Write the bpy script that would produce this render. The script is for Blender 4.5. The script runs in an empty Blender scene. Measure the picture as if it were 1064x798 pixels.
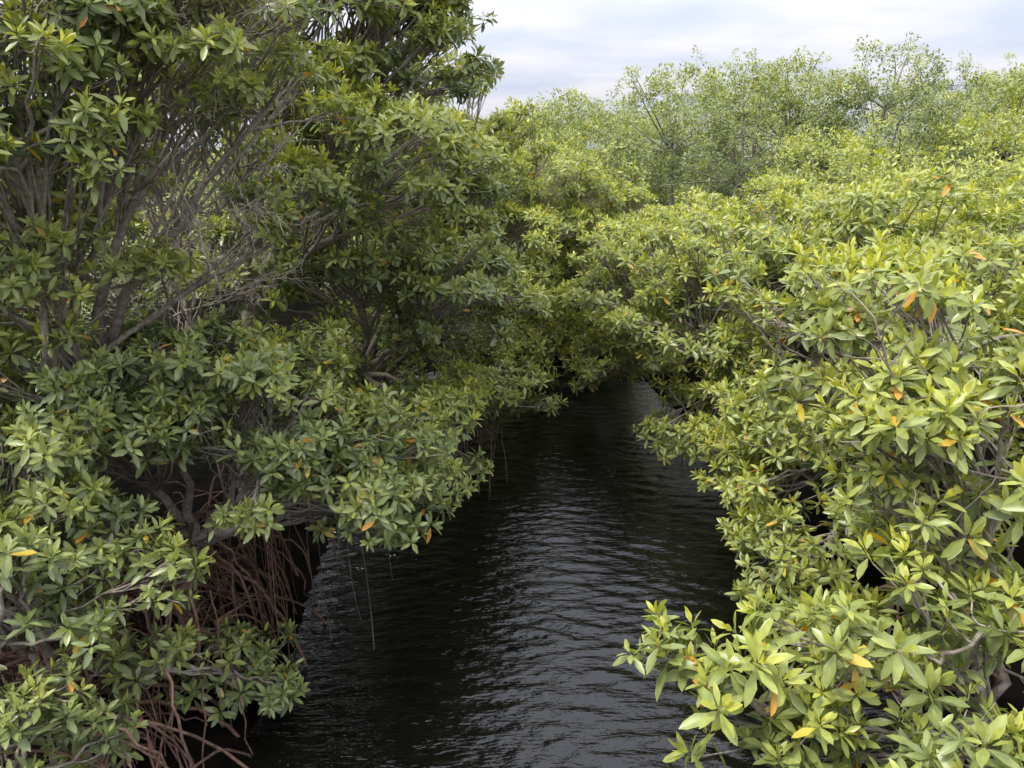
import bpy, math, numpy as np
from mathutils import Vector
rng=np.random.default_rng(7)
scene=bpy.context.scene
def link(o,parent=None):
    scene.collection.objects.link(o)
    if parent: o.parent=parent
    return o
def nrm(v): return v/np.maximum(np.linalg.norm(v,axis=-1,keepdims=True),1e-9)
def mesh_np(name,V,F,mat=None,smooth=True):
    me=bpy.data.meshes.new(name); V=np.asarray(V,np.float32); F=np.asarray(F,np.int32)
    me.vertices.add(len(V)); me.vertices.foreach_set('co',V.ravel())
    k=F.shape[1]; me.loops.add(F.size); me.loops.foreach_set('vertex_index',F.ravel())
    me.polygons.add(len(F)); me.polygons.foreach_set('loop_start',np.arange(0,F.size,k,dtype=np.int32))
    me.polygons.foreach_set('loop_total',np.full(len(F),k,np.int32))
    if smooth: me.polygons.foreach_set('use_smooth',np.ones(len(F),bool))
    me.update(calc_edges=True)
    if mat: me.materials.append(mat)
    return me
# ---------------------------------------------------------------- materials
def newmat(n):
    m=bpy.data.materials.new(n); m.use_nodes=True; m.node_tree.nodes.clear(); return m,m.node_tree.nodes,m.node_tree.links
def mixc(N,L,f,a,b,typ='MIX'):
    x=N.new('ShaderNodeMix'); x.data_type='RGBA'; x.blend_type=typ
    for s,v in ((x.inputs[0],f),(x.inputs[6],a),(x.inputs[7],b)):
        if isinstance(v,(float,int)): s.default_value=v
        elif isinstance(v,tuple): s.default_value=(*v,1) if len(v)==3 else v
        else: L.new(v,s)
    return x.outputs[2]
def mth(N,L,op,a,b=0.0,c=0.0,clamp=False):
    x=N.new('ShaderNodeMath'); x.operation=op; x.use_clamp=clamp
    for i,v in enumerate((a,b,c)):
        if isinstance(v,(float,int)): x.inputs[i].default_value=v
        else: L.new(v,x.inputs[i])
    return x.outputs[0]
def leaf_mat():
    m,N,L=newmat('mangrove_leaf')
    out=N.new('ShaderNodeOutputMaterial')
    at=N.new('ShaderNodeAttribute'); at.attribute_name='leafdata'
    sp=N.new('ShaderNodeSeparateColor'); L.new(at.outputs['Color'],sp.inputs[0])
    age,sen,acr=sp.outputs[0],sp.outputs[1],sp.outputs[2]
    ti=N.new('ShaderNodeAttribute'); ti.attribute_type='GEOMETRY'; ti.attribute_name='tint'
    rd=N.new('ShaderNodeAttribute'); rd.attribute_type='GEOMETRY'; rd.attribute_name='rnd'
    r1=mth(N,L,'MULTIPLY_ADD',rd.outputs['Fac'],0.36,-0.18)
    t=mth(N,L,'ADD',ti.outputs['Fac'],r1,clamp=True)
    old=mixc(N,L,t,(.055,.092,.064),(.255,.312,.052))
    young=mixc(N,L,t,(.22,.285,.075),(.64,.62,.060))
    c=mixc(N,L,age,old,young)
    tc=N.new('ShaderNodeTexCoord'); no=N.new('ShaderNodeTexNoise'); no.inputs['Scale'].default_value=34; no.inputs['Detail'].default_value=0
    L.new(tc.outputs['Object'],no.inputs['Vector'])
    mo=mth(N,L,'MULTIPLY_ADD',no.outputs[0],0.9,0.55)
    cc=N.new('ShaderNodeCombineColor'); 
    for i in range(3): L.new(mo,cc.inputs[i])
    c=mixc(N,L,1.0,c,cc.outputs[0],'MULTIPLY')
    rib=mth(N,L,'LESS_THAN',acr,0.12); rib=mth(N,L,'MULTIPLY',rib,0.5)
    c=mixc(N,L,rib,c,(.40,.43,.15))
    s1=mixc(N,L,rd.outputs['Fac'],(.85,.24,.01),(.85,.66,.03))
    c=mixc(N,L,sen,c,s1)
    geo=N.new('ShaderNodeNewGeometry')
    bf=mth(N,L,'MULTIPLY',geo.outputs['Backfacing'],0.45)
    c=mixc(N,L,bf,c,(.27,.31,.11))
    p=N.new('ShaderNodeBsdfPrincipled'); L.new(c,p.inputs['Base Color'])
    rg=mth(N,L,'MULTIPLY_ADD',no.outputs[0],0.25,0.22); L.new(rg,p.inputs['Roughness'])
    p.inputs['Specular IOR Level'].default_value=.5
    tr=N.new('ShaderNodeBsdfTranslucent')
    hs=N.new('ShaderNodeHueSaturation'); hs.inputs['Value'].default_value=1.45; hs.inputs['Saturation'].default_value=1.08; L.new(c,hs.inputs['Color']); L.new(hs.outputs[0],tr.inputs['Color'])
    ms=N.new('ShaderNodeMixShader'); ms.inputs[0].default_value=.24
    L.new(p.outputs[0],ms.inputs[1]); L.new(tr.outputs[0],ms.inputs[2]); L.new(ms.outputs[0],out.inputs[0])
    return m
def bark_mat(name,a,b,scale=30,spec=.3):
    m,N,L=newmat(name); out=N.new('ShaderNodeOutputMaterial'); p=N.new('ShaderNodeBsdfPrincipled')
    tc=N.new('ShaderNodeTexCoord'); no=N.new('ShaderNodeTexNoise'); no.inputs['Scale'].default_value=scale; no.inputs['Detail'].default_value=3
    no2=N.new('ShaderNodeTexNoise'); no2.inputs['Scale'].default_value=2.5; no2.inputs['Detail'].default_value=0
    L.new(tc.outputs['Object'],no.inputs['Vector']); L.new(tc.outputs['Object'],no2.inputs['Vector'])
    f=mth(N,L,'ADD',mth(N,L,'MULTIPLY_ADD',no.outputs[0],1.6,-.8),mth(N,L,'MULTIPLY',no2.outputs[0],.9),clamp=True)
    L.new(mixc(N,L,f,a,b),p.inputs['Base Color']); p.inputs['Roughness'].default_value=.85; p.inputs['Specular IOR Level'].default_value=spec
    bu=N.new('ShaderNodeBump'); bu.inputs['Strength'].default_value=.6; bu.inputs['Distance'].default_value=.01; L.new(no.outputs[0],bu.inputs['Height']); L.new(bu.outputs[0],p.inputs['Normal'])
    L.new(p.outputs[0],out.inputs[0]); return m
M_leaf=leaf_mat()
M_bark=bark_mat('grey_bark',(.12,.095,.075),(.44,.39,.32))
M_dead=bark_mat('dead_twig_bark',(.16,.13,.10),(.42,.37,.31))
M_root=bark_mat('prop_root_bark',(.05,.03,.022),(.25,.15,.105))
M_mud=bark_mat('mud',(.002,.002,.0015),(.010,.008,.006),6,.02)
# ---------------------------------------------------------------- tubes
class Tubes:
    def __init__(s): s.V=[];s.F=[];s.n=0
    def add(s,P,R,S=5):
        P=np.asarray(P,float);R=np.asarray(R,float)
        if P.ndim==2:P=P[None]
        if R.ndim==1:R=R[None]
        N,K,_=P.shape
        if N==0:return
        T=nrm(np.gradient(P,axis=1)); ref=np.zeros_like(T); ref[...,2]=1
        m=np.abs(T[:,:1,2])>.9; ref=np.where(np.broadcast_to(m[...,None],T.shape),np.array([1.,0,0]),ref)
        U=nrm(np.cross(T,ref)); W=np.cross(T,U)
        a=np.arange(S)*2*math.pi/S
        ring=(U[:,:,None]*np.cos(a)[None,None,:,None]+W[:,:,None]*np.sin(a)[None,None,:,None])*R[:,:,None,None]
        V=(P[:,:,None]+ring).reshape(-1,3)
        i=np.arange(N)[:,None,None]*K*S; k=np.arange(K-1)[None,:,None]*S; j=np.arange(S)[None,None,:]; j2=(j+1)%S
        F=np.stack([i+k+j,i+k+j2,i+k+S+j2,i+k+S+j],-1).reshape(-1,4)+s.n
        s.V.append(V);s.F.append(F);s.n+=len(V)
    def build(s,name,mat,parent=None):
        if not s.V:return
        return link(bpy.data.objects.new(name,mesh_np(name,np.concatenate(s.V),np.concatenate(s.F),mat)),parent)
def quadpath(A,C,B,K):
    A,C,B=[np.atleast_2d(x) for x in (A,C,B)]
    t=np.linspace(0,1,K)[None,:,None]
    return (1-t)**2*A[:,None]+2*t*(1-t)*C[:,None]+t*t*B[:,None]
# ---------------------------------------------------------------- leaves
def add_leaf(acc,base,a,e,L,W,age,sen,roll=0.,arch=.14,rows=(0,.14,.45,.82,1)):
    d=np.array([math.cos(a)*math.cos(e),math.sin(a)*math.cos(e),math.sin(e)])
    s=np.array([-math.sin(a),math.cos(a),0.]); n=np.cross(d,s)
    s2=s*math.cos(roll)+n*math.sin(roll); n=np.cross(d,s2); s=s2
    prof={0:.05,.14:.42,.45:1.,.5:1.,.82:.64,1:.03}
    V,F,D=acc; b=len(V)
    for t in rows:
        c=base+d*L*t-n*arch*L*t*t
        w=W*.5*prof[t]
        V.append(c-s*w+n*w*.28);V.append(c);V.append(c+s*w+n*w*.28)
        D+= [(age,sen,1.),(age,sen,0.),(age,sen,1.)]
    for i in range(len(rows)-1):
        o=b+i*3; F.append((o,o+1,o+4,o+3));F.append((o+1,o+2,o+5,o+4))
def finish_leaf(acc):
    V,F,D=acc
    return np.array(V,np.float32),np.array(F,np.int32),np.c_[np.array(D),np.ones(len(D))].astype(np.float32)
ROS=[];CLU=[]
NR=16
SEN={3:2,2:1,1:3,0:2}
for v in range(NR):
    acc=([],[],[]); n=rng.integers(8,13)
    az=rng.uniform(0,6.28)
    for i in range(n):
        f=i/(n-1)                 # 0 oldest .. 1 youngest
        az+= math.pi if i%2 else math.pi/2+rng.normal(0,.25)
        e=math.radians(-20+ 97*f**1.35)+rng.normal(0,.18)
        L=(.140-.055*f**2)*rng.uniform(.8,1.12); 
        age=max(0,min(1,f**2.0*1.05+rng.normal(0,.06)))
        sen=1. if SEN.get(v,-1)==i else 0.
        add_leaf(acc,np.array([0,0,-.05+.06*f])+np.array([math.cos(az),math.sin(az),0])*.012,az+rng.normal(0,.12),e,L,L*rng.uniform(.32,.41),age,sen,rng.normal(0,.32),rng.uniform(.0,.26))
    add_leaf(acc,np.array([0,0,.0]),0,1.5,.065,.012,1.,0.,0,0,(0,.5,1))
    add_leaf(acc,np.array([0,0,.0]),1.57,1.5,.065,.012,1.,0.,0,0,(0,.5,1))
    add_leaf(acc,np.array([0,0,-.08]),0,1.57,.09,.008,.5,0.,0,0,(0,.5,1))
    ROS.append(finish_leaf(acc))
NC=6
for v in range(NC):
    acc=([],[],[])
    for i in range(34):
        p=rng.normal(0,1,3);p/=np.linalg.norm(p);p*=rng.uniform(.3,1)**.5*.27; p[2]*=.75
        a=math.atan2(p[1],p[0])+rng.normal(0,.8)
        L=rng.uniform(.10,.16)
        add_leaf(acc,p,a,rng.uniform(-.4,1.2),L,L*.42,max(0,min(1,.3+p[2]*2+rng.normal(0,.2))),1. if (v==2 and i==3) else 0.,rng.normal(0,.4),.1,(0,.5,1))
    CLU.append(finish_leaf(acc))
LIB={'r':ROS,'c':CLU}
tot={'r':0,'c':0,'faces':0}
def foliage(name,P,D,scl,tint,kind='r',parent=None,sen_p=.5):
    P=np.asarray(P,np.float32);n=len(P);D=nrm(np.asarray(D)); tot[kind]+=n
    lib=LIB[kind];nv=len(lib);vi=rng.integers(0,nv,n)
    if kind=='r':
        bad=(vi<4)&(rng.random(n)>sen_p); vi[bad]=rng.integers(4,nv,bad.sum())
    scl=np.asarray(scl);tint=np.asarray(tint);rn=rng.random(n)
    ref=nrm(rng.normal(0,1,(n,3))); X=nrm(np.cross(ref,D)); Y=np.cross(D,X)
    VV=[];FF=[];CC=[];TT=[];RR=[];o=0
    for v in range(nv):
        m=np.where(vi==v)[0]
        if len(m)==0:continue
        V,F,C=lib[v];k=len(V)
        M=np.stack([X[m],Y[m],D[m]],1)*scl[m][:,None,None]
        W=np.einsum('kj,mji->mki',V,M)+P[m][:,None,:]
        VV.append(W.reshape(-1,3).astype(np.float32))
        FF.append((F[None]+(np.arange(len(m))*k)[:,None,None]+o).reshape(-1,4).astype(np.int32)); o+=len(m)*k
        CC.append(np.tile(C,(len(m),1)));TT.append(np.repeat(tint[m],k));RR.append(np.repeat(rn[m],k))
    F=np.concatenate(FF); tot['faces']+=len(F)
    me=mesh_np(name,np.concatenate(VV),F,M_leaf)
    ca=me.attributes.new('leafdata','FLOAT_COLOR','POINT'); ca.data.foreach_set('color',np.concatenate(CC).astype(np.float32).ravel())
    a=me.attributes.new('tint','FLOAT','POINT');a.data.foreach_set('value',np.concatenate(TT).astype(np.float32))
    a=me.attributes.new('rnd','FLOAT','POINT');a.data.foreach_set('value',np.concatenate(RR).astype(np.float32))
    return link(bpy.data.objects.new(name,me),parent)
# ---------------------------------------------------------------- tree builder
def tree(name,base,blobs,fork=1.0,trunk_r=.07,dens=.85,tint=.5,scale=.9,roots=8,twigs=True,seed=None,tint_top=.25,sen_p=.4):
    """blobs: (cx,cy,cz, rx,ry,rz[,density])"""
    par=bpy.data.objects.new(name,None); link(par); par.location=(0,0,0); par.empty_display_size=.2
    tb=Tubes(); base=np.array(base,float)
    cen=np.array([b[:3] for b in blobs]).mean(0)
    fk=base+np.array([(cen[0]-base[0])*.25,(cen[1]-base[1])*.25,0]); fk[2]=fork
    K=10; tp=quadpath(base,base*[1,1,0]+np.array([rng.normal(0,.1),rng.normal(0,.1),fork*.6]),fk,K)
    tb.add(tp,np.linspace(trunk_r,trunk_r*.8,K)[None],9)
    PP=[];DD=[];TT=[];SS=[]
    for b in blobs:
        c=np.array(b[:3]);r=np.array(b[3:6]);dn=dens*(b[6] if len(b)>6 else 1.)
        cb=c-np.array([0,0,r[2]*.35])
        ctrl=(fk+cb)/2+rng.normal(0,.15,3)+np.array([0,0,.1])
        lp=quadpath(fk,ctrl,cb,14)[0]; lp[1:-1]+=rng.normal(0,.02,(12,3))
        tb.add(lp,np.linspace(trunk_r*.5,.010,14),7)
        area=4*math.pi*((r[0]*r[1])**1.6/3+(r[0]*r[2])**1.6/3+(r[1]*r[2])**1.6/3)**(1/1.6)
        ns=max(3,int(area*5.6*dn/scale**2))
        d=nrm(rng.normal(0,1,(ns*2,3))); d=d[(d[:,2]>-.75)][:ns]; ns=len(d)
        ph=rng.uniform(0,6.28,6)
        lump=1+.24*np.sin(d[:,0]*5+ph[0])*np.sin(d[:,1]*4.5+ph[1])+.18*np.sin(d[:,2]*6+ph[2]+d[:,0]*4)
        rr=lump*(.58+.48*rng.random(ns)**.8)
        S=c+d*r*rr[:,None]
        st=lp[rng.integers(5,14,ns)]
        ct=(st+S)/2+rng.normal(0,.10,(ns,3))*r.mean()-np.array([0,0,.05])
        bp=quadpath(st,ct,S,8); bp[:,1:-1]+=rng.normal(0,.012,(ns,6,3))
        tb.add(bp,np.linspace(.012,.006,8)[None]*rng.uniform(.7,1.4,(ns,1)),5)
        k=rng.integers(5,15,ns); idx=np.repeat(np.arange(ns),k); n=len(idx)
        off=rng.normal(0,1,(n,3)); off=nrm(off)*(rng.random((n,1))**.45)*.29*scale; off[:,2]=np.abs(off[:,2])*.7-.04
        od=nrm(d[idx]*r)
        Rp=S[idx]+off+od*.05
        up=np.array([0,0,1.])
        Dr=nrm(nrm(off)*.55+od*.55+up*.75+rng.normal(0,.26,(n,3)))
        if twigs:
            s0=bp[idx,rng.integers(4,8,n)]
            end=Rp-Dr*.07
            ctt=(s0+end)/2-Dr*.04+rng.normal(0,.015,(n,3))
            tb.add(quadpath(s0,ctt,end,5),np.linspace(.005,.0035,5)[None]*rng.uniform(.8,1.3,(n,1)),4)
        PP.append(Rp);DD.append(Dr);SS.append(rng.uniform(.66,1.15,n)*scale)
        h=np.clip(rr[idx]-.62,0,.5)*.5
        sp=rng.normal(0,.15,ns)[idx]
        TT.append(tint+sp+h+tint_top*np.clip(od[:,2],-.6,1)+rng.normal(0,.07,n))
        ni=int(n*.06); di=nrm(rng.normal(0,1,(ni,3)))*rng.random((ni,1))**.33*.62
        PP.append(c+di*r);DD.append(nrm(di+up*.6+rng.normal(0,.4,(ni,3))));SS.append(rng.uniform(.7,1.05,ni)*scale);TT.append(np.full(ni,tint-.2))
    P=np.concatenate(PP);keep=P[:,2]>.12
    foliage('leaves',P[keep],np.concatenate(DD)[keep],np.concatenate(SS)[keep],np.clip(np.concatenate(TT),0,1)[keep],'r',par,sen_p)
    tb.build('trunk_and_branches',M_bark,par)
    if roots:
        rt=Tubes()
        for i in range(roots):
            a=rng.uniform(0,6.28); q=rng.uniform(.35,1.25); z=rng.uniform(.45,1.3)
            s=tp[0][min(K-1,int(z/fork*K))] if z<fork else fk
            s=np.array([s[0],s[1],z]); e=np.array([base[0]+math.cos(a)*q,base[1]+math.sin(a)*q,-.25])
            c=np.array([e[0]*.85+s[0]*.15,e[1]*.85+s[1]*.15,z*rng.uniform(.9,1.25)])
            p=quadpath(s,c,e,12)[0];p[1:-1]+=rng.normal(0,.014,(10,3)); r0=rng.uniform(.007,.018)
            rt.add(p,np.linspace(r0,r0*.8,12),6)
            if rng.random()<.7:
                m=p[rng.integers(4,8)]; e2=np.array([m[0]+rng.normal(0,.35),m[1]+rng.normal(0,.35),-.25])
                rt.add(quadpath(m,np.array([e2[0],e2[1],m[2]*.9]),e2,9)[0],np.full(9,r0*.65),5)
        rt.build('prop_roots',M_root,par)
    return par
# ---------------------------------------------------------------- near trees
# left bank
tree('mangrove_tree',(-3.0,3.9,-.2),[(-2.85,3.5,1.55,.7,.6,.5),(-2.5,3.0,1.05,.42,.45,.33),(-3.3,4.2,1.9,.8,.7,.55),(-2.0,4.55,.42,.34,.38,.26),(-2.45,3.9,.75,.35,.4,.28,.7)],fork=.9,tint=.03,roots=26,scale=.8,sen_p=.6)
tree('mangrove_tree',(-2.75,5.3,-.2),[(-1.75,5.05,2.05,.85,.7,.55,1.1),(-1.1,5.2,1.75,.6,.55,.42,1.1),(-2.85,4.9,2.35,.9,.75,.55),(-1.35,5.7,1.3,.65,.6,.36),(-2.3,5.0,2.6,.6,.5,.3)],fork=1.0,trunk_r=.08,tint=.08,roots=24,scale=.8,sen_p=.6)
tree('mangrove_tree',(-3.3,5.2,-.2),[(-2.65,4.1,4.15,.7,.75,.42,.8),(-2.9,4.3,4.9,.9,.8,.6,.8),(-3.0,4.6,3.35,.75,.7,.35,.7),(-1.75,5.6,4.35,.5,.6,.35,.6),(-1.8,5.3,5.1,.85,.7,.5,.7)],fork=2.3,trunk_r=.09,tint=.36,roots=18,scale=.78)
tree('mangrove_tree',(-2.9,7.4,-.2),[(-2.1,7.7,5.9,1.3,1.2,.9),(-1.25,8.2,4.9,.95,1.,.8),(-1.2,6.9,3.8,.95,.9,.65),(-2.5,7.0,4.6,.8,.8,.45,.7),(-1.2,8.4,6.0,.95,.9,.7),(-2.7,7.8,2.6,.9,.7,.7,.6),(-2.5,7.6,1.4,.9,.7,.6,.7)],fork=2.4,trunk_r=.10,tint=.38,roots=18)
tree('mangrove_tree',(-2.2,8.9,-.2),[(-.75,8.0,2.5,.85,.9,.7),(-.95,7.4,1.1,.6,.8,.5),(-.15,9.0,1.0,.62,.7,.42),(-.75,9.6,3.4,.9,.9,.8),(-1.6,7.6,2.9,.8,.8,.5),(-1.8,9.2,1.3,.8,.8,.8),(-1.3,10.2,2.0,1.,.9,1.)],fork=1.3,trunk_r=.08,tint=.28,roots=20)
# head of the creek
tree('mangrove_tree',(-.9,13.0,-.2),[(-.3,11.8,2.2,1.2,1.1,.9),(.2,13.3,3.2,1.3,1.2,.8),(-1.0,12.0,4.0,1.2,1.2,1.),(-.1,11.4,1.1,.7,.9,.5),(.5,13.0,.75,.9,.6,.5,1.),(-1.5,12.6,.9,1.2,.6,.7,1.),(-1.6,12.2,2.2,1.,.8,.8,.8)],fork=1.2,trunk_r=.08,tint=.62,roots=14,scale=.95)
tree('mangrove_tree',(2.0,14.8,-.2),[(1.2,14.5,1.5,1.5,.9,.8),(1.5,13.2,.75,.9,.6,.5,1.),(1.6,15.0,2.6,1.5,1.2,.8),(.2,15.5,2.9,1.4,1.2,.8),(1.0,14.0,.45,1.3,.5,.35,1.2)],fork=1.2,trunk_r=.08,tint=.68,roots=14,scale=.95)
# right bank
tree('mangrove_tree',(3.2,9.8,-.2),[(2.2,8.9,2.0,.9,.95,.85),(1.6,10.6,2.1,.8,.9,.8),(2.3,8.6,.85,.6,.8,.5),(3.3,9.6,2.7,1.1,1.,.6),(1.45,10.4,1.0,.6,.8,.5),(2.1,12.2,2.2,1.,1.,.8)],fork=1.2,trunk_r=.08,tint=.50,roots=16,scale=.88,sen_p=.7)
tree('mangrove_tree',(3.5,5.9,-.2),[(2.75,6.0,2.7,.85,.8,.5),(2.55,5.5,1.65,.65,.7,.42),(2.25,5.0,1.0,.42,.55,.32),(2.75,6.9,1.5,.65,.75,.6),(3.6,6.3,2.95,.8,.7,.42),(2.35,6.8,.75,.42,.7,.35)],fork=1.2,trunk_r=.08,tint=.54,roots=16,scale=.86,dens=.74,sen_p=.9)
tree('mangrove_tree',(2.9,3.4,-.2),[(2.45,4.1,3.0,.75,.65,.45,.85),(2.15,3.3,2.55,.58,.55,.36,.85),(1.75,2.65,2.05,.46,.42,.30),(1.5,2.2,1.75,.40,.38,.26),(2.4,3.6,1.7,.65,.65,.45,.8),(.80,2.55,1.90,.15,.13,.10,1.1),(1.0,2.4,1.70,.28,.20,.14),(1.75,3.4,1.35,.35,.35,.25,.8)],fork=1.0,trunk_r=.06,tint=.56,scale=.90,roots=14,dens=.80,sen_p=1.)
def thicket(n,x0,x1,y0,y1,ztop,tint,seedname):
    bl=[]
    for i in range(n):
        x=rng.uniform(x0,x1);y=rng.uniform(y0,y1);zt=ztop(x,y)+rng.normal(0,.3); r=rng.uniform(.8,1.2)
        bl.append((x,y,zt-r*.6,r,r,r*.65)); 
        bl.append((x+rng.normal(0,.4),y+rng.normal(0,.4),zt-r*1.5,r,r,r*.7,.3))
    return tree(seedname,((x0+x1)/2,(y0+y1)/2,-.2),bl,fork=1.6,trunk_r=.09,dens=.55,tint=tint,scale=1.0,roots=12,twigs=False)
thicket(5,-5.4,-4.2,4.5,7.5,lambda x,y:4.3,.25,'mangrove_tree')
thicket(5,-6,-3.4,8.5,12.5,lambda x,y:5.6,.4,'mangrove_tree')
thicket(7,3.8,7.0,8,12.5,lambda x,y:3.2,.62,'mangrove_tree')
thicket(5,4.2,6.2,3.6,7.5,lambda x,y:3.1,.62,'mangrove_tree')
# ---------------------------------------------------------------- far forest
def far(name,crowns,trunks=True):
    P=[];D=[];S=[];T=[]; tb=Tubes()
    for (x,y,zt,r,tn,dn) in crowns:
        c=np.array([x,y,zt-r*.95]); rv=np.array([r,r,r*.95])
        sc=.85 if y<24 else (1.0 if y<34 else 1.25)
        n=int(r*r*50*dn/sc**2)
        d=nrm(rng.normal(0,1,(n*3,3)));d=d[(d[:,2]>-.45)&(d[:,1]<.6)][:n];n=len(d)
        ph=rng.uniform(0,6.28,6)
        lump=1+.16*np.sin(d[:,0]*6+ph[0])*np.sin(d[:,1]*6+ph[1])+.14*np.sin(d[:,2]*7+ph[2]+d[:,0]*5)+.14*np.sin(d[:,0]*13+ph[3])*np.sin(d[:,1]*12+ph[4])
        rr=lump*(.76+.22*rng.random(n)**.7)
        p=c+d*rv*rr[:,None]; P.append(p);D.append(nrm(d*.5+np.array([0,0,1.])+rng.normal(0,.35,(n,3))))
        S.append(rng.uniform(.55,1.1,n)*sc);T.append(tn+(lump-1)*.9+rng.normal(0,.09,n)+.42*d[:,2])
        b=np.array([x+rng.normal(0,.3),y+rng.normal(0,.3),-.1]); m=12
        tb.add(quadpath(b,(b+c)/2+rng.normal(0,.2,3),c,8),np.linspace(.12,.06,8)[None],6)
        e=p[rng.integers(0,n,m)]; st=np.repeat(c[None]-[0,0,r*.3],m,0)
        tb.add(quadpath(st,(st+e)/2+rng.normal(0,.15,(m,3)),e,7),np.linspace(.04,.012,7)[None].repeat(m,0),4)
    par=bpy.data.objects.new(name,None);link(par)
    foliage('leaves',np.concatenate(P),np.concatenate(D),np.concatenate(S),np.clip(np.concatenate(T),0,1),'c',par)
    tb.build('trunks_and_branches',M_bark,par)
cr=[]
y=13.8                                       # low bright bushes behind the banks
while y<19:
    for x in np.arange(-4,y*.8+3,2.7):
        xx=x+rng.normal(0,.5);yy=y+rng.normal(0,.5)
        if xx<3.2 and yy<17: continue
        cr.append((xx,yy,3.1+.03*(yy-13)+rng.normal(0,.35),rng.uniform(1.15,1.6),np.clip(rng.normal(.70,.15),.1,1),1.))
    y+=2.2
y=21.5                                       # taller, darker, separate crowns beyond
while y<50:
    st=5.0+(y-22)*.09
    off=rng.uniform(0,st)
    for x in np.arange(-6-(y-13)*.1+off,y*.80+4,st):
        xx=x+rng.normal(0,.7);yy=y+rng.normal(0,1.2)
        z=4+yy*(.036+.034*np.clip(xx/yy*1.5,0,1))+rng.normal(0,.65)
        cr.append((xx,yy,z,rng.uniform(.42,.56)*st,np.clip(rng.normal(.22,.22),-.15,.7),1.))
    y+=st*.85
for x in np.arange(-16,-5.5,2.8):
    for y in (7,10,13.5):
        cr.append((x+rng.normal(0,.5),y+rng.normal(0,.5),4.3+rng.normal(0,.4),1.9,.35,.5))
far('distant_mangrove_forest',cr)
for c in [(2.6,32,6.1,1.4,.3,.9),(5.7,28,6.6,2.3,.25,1.),(9.6,27,6.7,2.2,.15,1.),(13,27.5,7.4,1.8,.1,.5),
          (13.6,21.5,6.1,2.0,.2,.9),(17,24,7.1,2.4,.1,.9),(9.2,14.6,4.4,1.6,.95,1.),(.6,25.7,5.1,1.7,.6,1)]:
    far('distant_mangrove_tree',[c])
# ---------------------------------------------------------------- dead branches
rng=np.random.default_rng(21)
def dead(name,pts,n=5,spread=.5,r0=.014,depth=3):
    tb=Tubes()
    def grow(a,d,L,r,k):
        e=a+d*L; c=(a+e)/2+rng.normal(0,.11*L,3); p=quadpath(a,c,e,8)[0]
        p[1:-1]+=rng.normal(0,.007,(6,3)); tb.add(p,np.linspace(r,r*.55,8),5)
        if k==0:return
        for i in range(n):
            q=p[rng.integers(2,8)]; nd=nrm(d+rng.normal(0,spread,3)); grow(q,nd,L*rng.uniform(.45,.75),r*.6,k-1)
    for a,d,L in pts: grow(np.array(a,float),nrm(np.array(d,float)),L,r0,depth)
    tb.build(name,M_dead)
dead('dead_branches',[((-2.6,5.1,3.7),(.8,-.5,.45),.75),((-2.9,6.2,2.6),(1,-.2,.35),.95),((-2.4,4.9,4.3),(.9,-.2,.5),.75),((-3.0,6.2,2.2),(.7,-.5,.8),.95),((-2.6,5.6,2.7),(.2,-.5,.9),.8),
   ((-2.3,5.1,3.5),(1,-.3,.5),.7),((-2.8,5.4,3.0),(1,-.6,.6),.75),((-3.0,4.8,3.8),(1,-.4,.3),.7)],n=4,r0=.0115,spread=.6)
dead('dead_branches',[((3.0,3.9,1.6),(-.5,-.1,1),1.),((2.6,3.0,1.6),(-.2,.1,1),.9),((2.6,5.9,1.9),(-.6,-.1,.9),.9),((3.3,4.8,2.0),(-.6,-.1,.9),1.0),((2.2,2.8,1.5),(-.4,-.1,.8),.8),((2.4,3.6,2.2),(-.6,-.3,.7),.8),((2.9,3.2,2.0),(-.8,-.1,.7),.9),((3.1,4.4,2.4),(-.8,-.3,.5),.9)],n=3,r0=.012,depth=2)
# extra young tree filling the upper left bank
tree('mangrove_tree',(-3.4,4.6,-.2),[(-2.1,4.7,4.75,.6,.5,.32,.75),(-2.75,4.6,4.35,.5,.5,.25,.7),(-1.5,5.9,3.6,.5,.5,.28,.7),(-2.9,5.2,3.9,.6,.5,.25,.7)],fork=2.4,trunk_r=.05,tint=.38,roots=8,scale=.76)
# hanging aerial roots
rt=Tubes()
for i in range(46):
    x=rng.uniform(-2.4,-1.1);y=rng.uniform(4.6,6.8);z=rng.uniform(.8,1.5)
    if i>30: x=rng.uniform(-.9,-.1);y=rng.uniform(7.2,9.2);z=rng.uniform(.6,1.1)
    e=np.array([x+rng.normal(0,.06),y+rng.normal(0,.06),-.15 if rng.random()<.5 else rng.uniform(.1,.5)])
    rt.add(quadpath(np.array([x,y,z]),(np.array([x,y,z])+e)/2+rng.normal(0,.05,3),e,8),np.full((1,8),rng.uniform(.002,.005)),5)
rt.build('hanging_aerial_roots',M_root)
rt=Tubes()
for i in range(190):
    x=rng.uniform(-4.0,-2.1);y=rng.uniform(3.2,6.4)
    z=rng.uniform(.3,1.05);a=rng.uniform(-1.8,1.4);q=rng.uniform(.3,1.1)
    e=np.array([x+math.cos(a)*q,y+math.sin(a)*q,-.2]); 
    if e[0]>-1.75: e[0]=-1.75-rng.random()*.4
    r0=rng.uniform(.004,.012); s=np.array([x,y,z])
    p=quadpath(s,np.array([e[0],e[1],z*rng.uniform(.8,1.3)]),e,11)[0];p[1:-1]+=rng.normal(0,.012,(9,3))
    rt.add(p,np.linspace(r0,r0*.8,11),5)
rt.build('prop_root_thicket',M_root)
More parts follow.
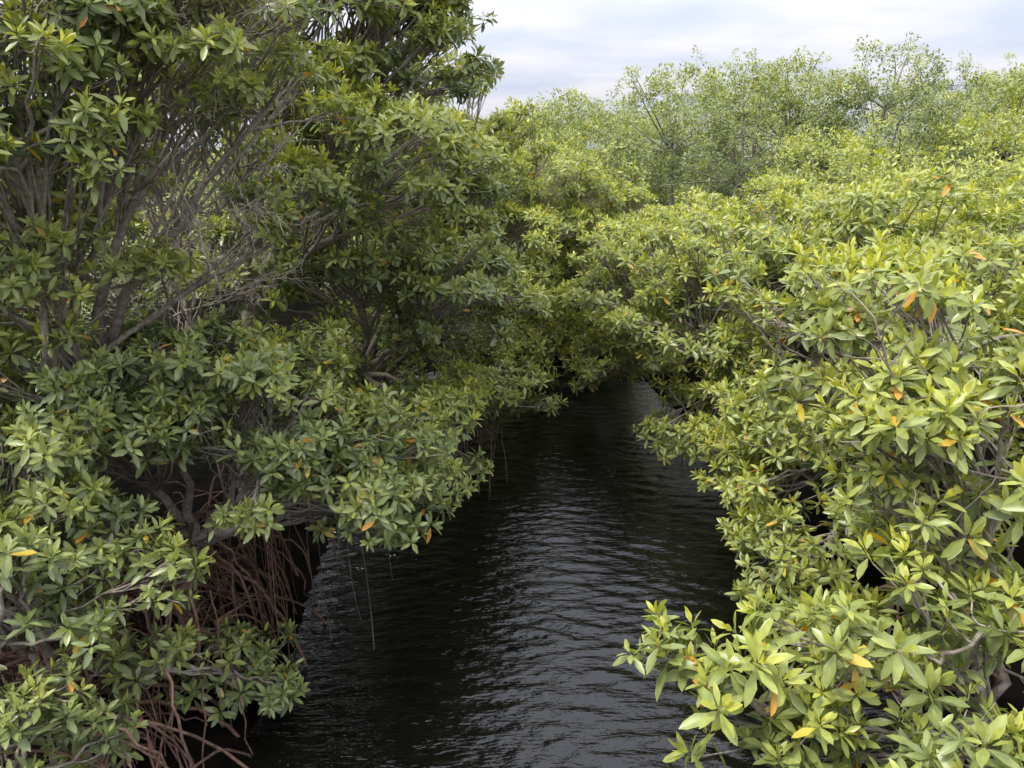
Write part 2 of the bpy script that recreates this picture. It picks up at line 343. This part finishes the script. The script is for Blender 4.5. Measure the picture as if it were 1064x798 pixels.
# ---------------------------------------------------------------- ground
xs=np.r_[np.linspace(-400,-8,12),np.linspace(-7,7,71),np.linspace(8,400,12)]
ys=np.r_[np.linspace(-100,-5,6),np.linspace(-4,20,97),np.linspace(21,600,16)]
X,Y=np.meshgrid(xs,ys); cx=.3+.25*np.sin(Y*.35)
half=np.where(Y<12.6,2.4,2.4-(Y-12.6)*1.6)
dd=np.abs(X-cx)-half
Z=np.clip(dd*.5,-.9,.10)+.03*np.sin(X*3.1)*np.sin(Y*2.7)
nx,ny=len(xs),len(ys)
def gridf(nx,ny):
    i,j=np.meshgrid(np.arange(nx-1),np.arange(ny-1)); o=(j*nx+i).ravel(); return np.stack([o,o+1,o+nx+1,o+nx],1)
link(bpy.data.objects.new('ground',mesh_np('ground',np.stack([X,Y,Z],-1).reshape(-1,3),gridf(nx,ny),M_mud)))
# ---------------------------------------------------------------- water
xs=np.r_[-300,-60,-15,np.arange(-4.2,4.2,.025),15,60,300];ys=np.r_[-80,-10,np.arange(2,8,.014),np.arange(8,16,.025),40,500]
X,Y=np.meshgrid(xs,ys); Z=np.zeros_like(X)
for k in range(40):
    lam=math.exp(rng.uniform(math.log(.06),math.log(.30))); a=math.pi/2+rng.normal(0,.30); kx,ky=math.cos(a)*2*math.pi/lam,math.sin(a)*2*math.pi/lam
    s=np.sin(kx*X+ky*Y+rng.uniform(0,6.28)+.9*np.sin(X*rng.uniform(.6,2)+k)+.8*np.sin(Y*rng.uniform(.6,1.5)+k)+.6*np.sin(X*rng.uniform(2,4)+Y*2+k))
    loc=.5+.5*np.sin(X*rng.uniform(.8,2.5)+rng.uniform(0,6))*np.sin(Y*rng.uniform(.8,2.5)+rng.uniform(0,6))
    Z+=lam*.0135*s*loc
env=.8+.35*np.sin(X*1.1+Y*.5)*np.sin(Y*.8+1)
env*=np.interp(Y,[3,6,10,16],[1.05,1.,.8,.55])
R=np.hypot(X-.9,(Y-3.6)); Z+=.0040*np.sin(R*2*math.pi/.16+.5*np.sin(X*3))*np.exp(-((R-.6)/.7)**2)
inb=(np.abs(X)<4.2)&(Y>1.9)&(Y<16.1)
Z=np.where(inb,Z*env,0)
m,N,L=newmat('dark_water');out=N.new('ShaderNodeOutputMaterial');p=N.new('ShaderNodeBsdfPrincipled')
p.inputs['Base Color'].default_value=(.003,.003,.0022,1);p.inputs['Roughness'].default_value=.03;p.inputs['IOR'].default_value=1.52
tc=N.new('ShaderNodeTexCoord');mp=N.new('ShaderNodeMapping');mp.inputs['Scale'].default_value=(7,26,1);no=N.new('ShaderNodeTexNoise');no.inputs['Scale'].default_value=1.4;no.inputs['Detail'].default_value=2
L.new(tc.outputs['Object'],mp.inputs[0]);L.new(mp.outputs[0],no.inputs['Vector'])
bu=N.new('ShaderNodeBump');bu.inputs['Strength'].default_value=.7;bu.inputs['Distance'].default_value=.016;L.new(no.outputs[0],bu.inputs['Height']);L.new(bu.outputs[0],p.inputs['Normal']);L.new(p.outputs[0],out.inputs[0])
link(bpy.data.objects.new('water',mesh_np('water',np.stack([X,Y,Z],-1).reshape(-1,3),gridf(len(xs),len(ys)),m)))
# ---------------------------------------------------------------- sky & sun
w=bpy.data.worlds.new('World');scene.world=w;w.use_nodes=True;N,L=w.node_tree.nodes,w.node_tree.links;N.clear()
EL,AZ=math.radians(62),math.radians(242)
out=N.new('ShaderNodeOutputWorld');bg=N.new('ShaderNodeBackground');sk=N.new('ShaderNodeTexSky');sk.sky_type='NISHITA';sk.sun_disc=False;sk.sun_elevation=EL;sk.sun_rotation=AZ
tc=N.new('ShaderNodeTexCoord');sx=N.new('ShaderNodeSeparateXYZ');L.new(tc.outputs['Generated'],sx.inputs[0])
zz=mth(N,L,'MAXIMUM',sx.outputs[2],0.0);den=mth(N,L,'ADD',zz,.10)
cb=N.new('ShaderNodeCombineXYZ');L.new(mth(N,L,'DIVIDE',sx.outputs[0],den),cb.inputs[0]);L.new(mth(N,L,'DIVIDE',sx.outputs[1],den),cb.inputs[1])
no=N.new('ShaderNodeTexNoise');no.inputs['Scale'].default_value=.95;no.inputs['Detail'].default_value=7;no.inputs['Roughness'].default_value=.5;L.new(cb.outputs[0],no.inputs['Vector'])
f=N.new('ShaderNodeMapRange');f.inputs[1].default_value=.36;f.inputs[2].default_value=.60;f.inputs[3].default_value=0.;f.inputs[4].default_value=1.;L.new(no.outputs[0],f.inputs[0])
cl=mixc(N,L,f.outputs[0],(6.3,6.9,8.5),(8.6,8.5,9.1))
cl=mixc(N,L,.94,sk.outputs[0],cl)
br=mth(N,L,'MULTIPLY_ADD',zz,2.1,.82);cc=N.new('ShaderNodeCombineColor')
for i in range(3):L.new(br,cc.inputs[i])
cl=mixc(N,L,1.,cl,cc.outputs[0],'MULTIPLY')
L.new(cl,bg.inputs[0]);bg.inputs[1].default_value=.113;L.new(bg.outputs[0],out.inputs[0])
sl=bpy.data.lights.new('sun','SUN');sl.energy=3.7;sl.angle=math.radians(16);sl.color=(1,.96,.88)
so=link(bpy.data.objects.new('sun',sl))
dv=Vector((math.sin(AZ)*math.cos(EL),math.cos(AZ)*math.cos(EL),math.sin(EL)));so.rotation_euler=dv.to_track_quat('Z','Y').to_euler()
# ---------------------------------------------------------------- camera
cam=bpy.data.cameras.new('camera');cam.sensor_width=36;cam.lens=26.2;cam.clip_end=2000;cam.clip_start=.05
co=link(bpy.data.objects.new('camera',cam));co.location=(0,0,4);co.rotation_euler=(math.radians(90-17.8),0,0);scene.camera=co
scene.view_settings.view_transform='Standard';scene.view_settings.look='None';scene.view_settings.exposure=0
print('INSTANCES',tot)
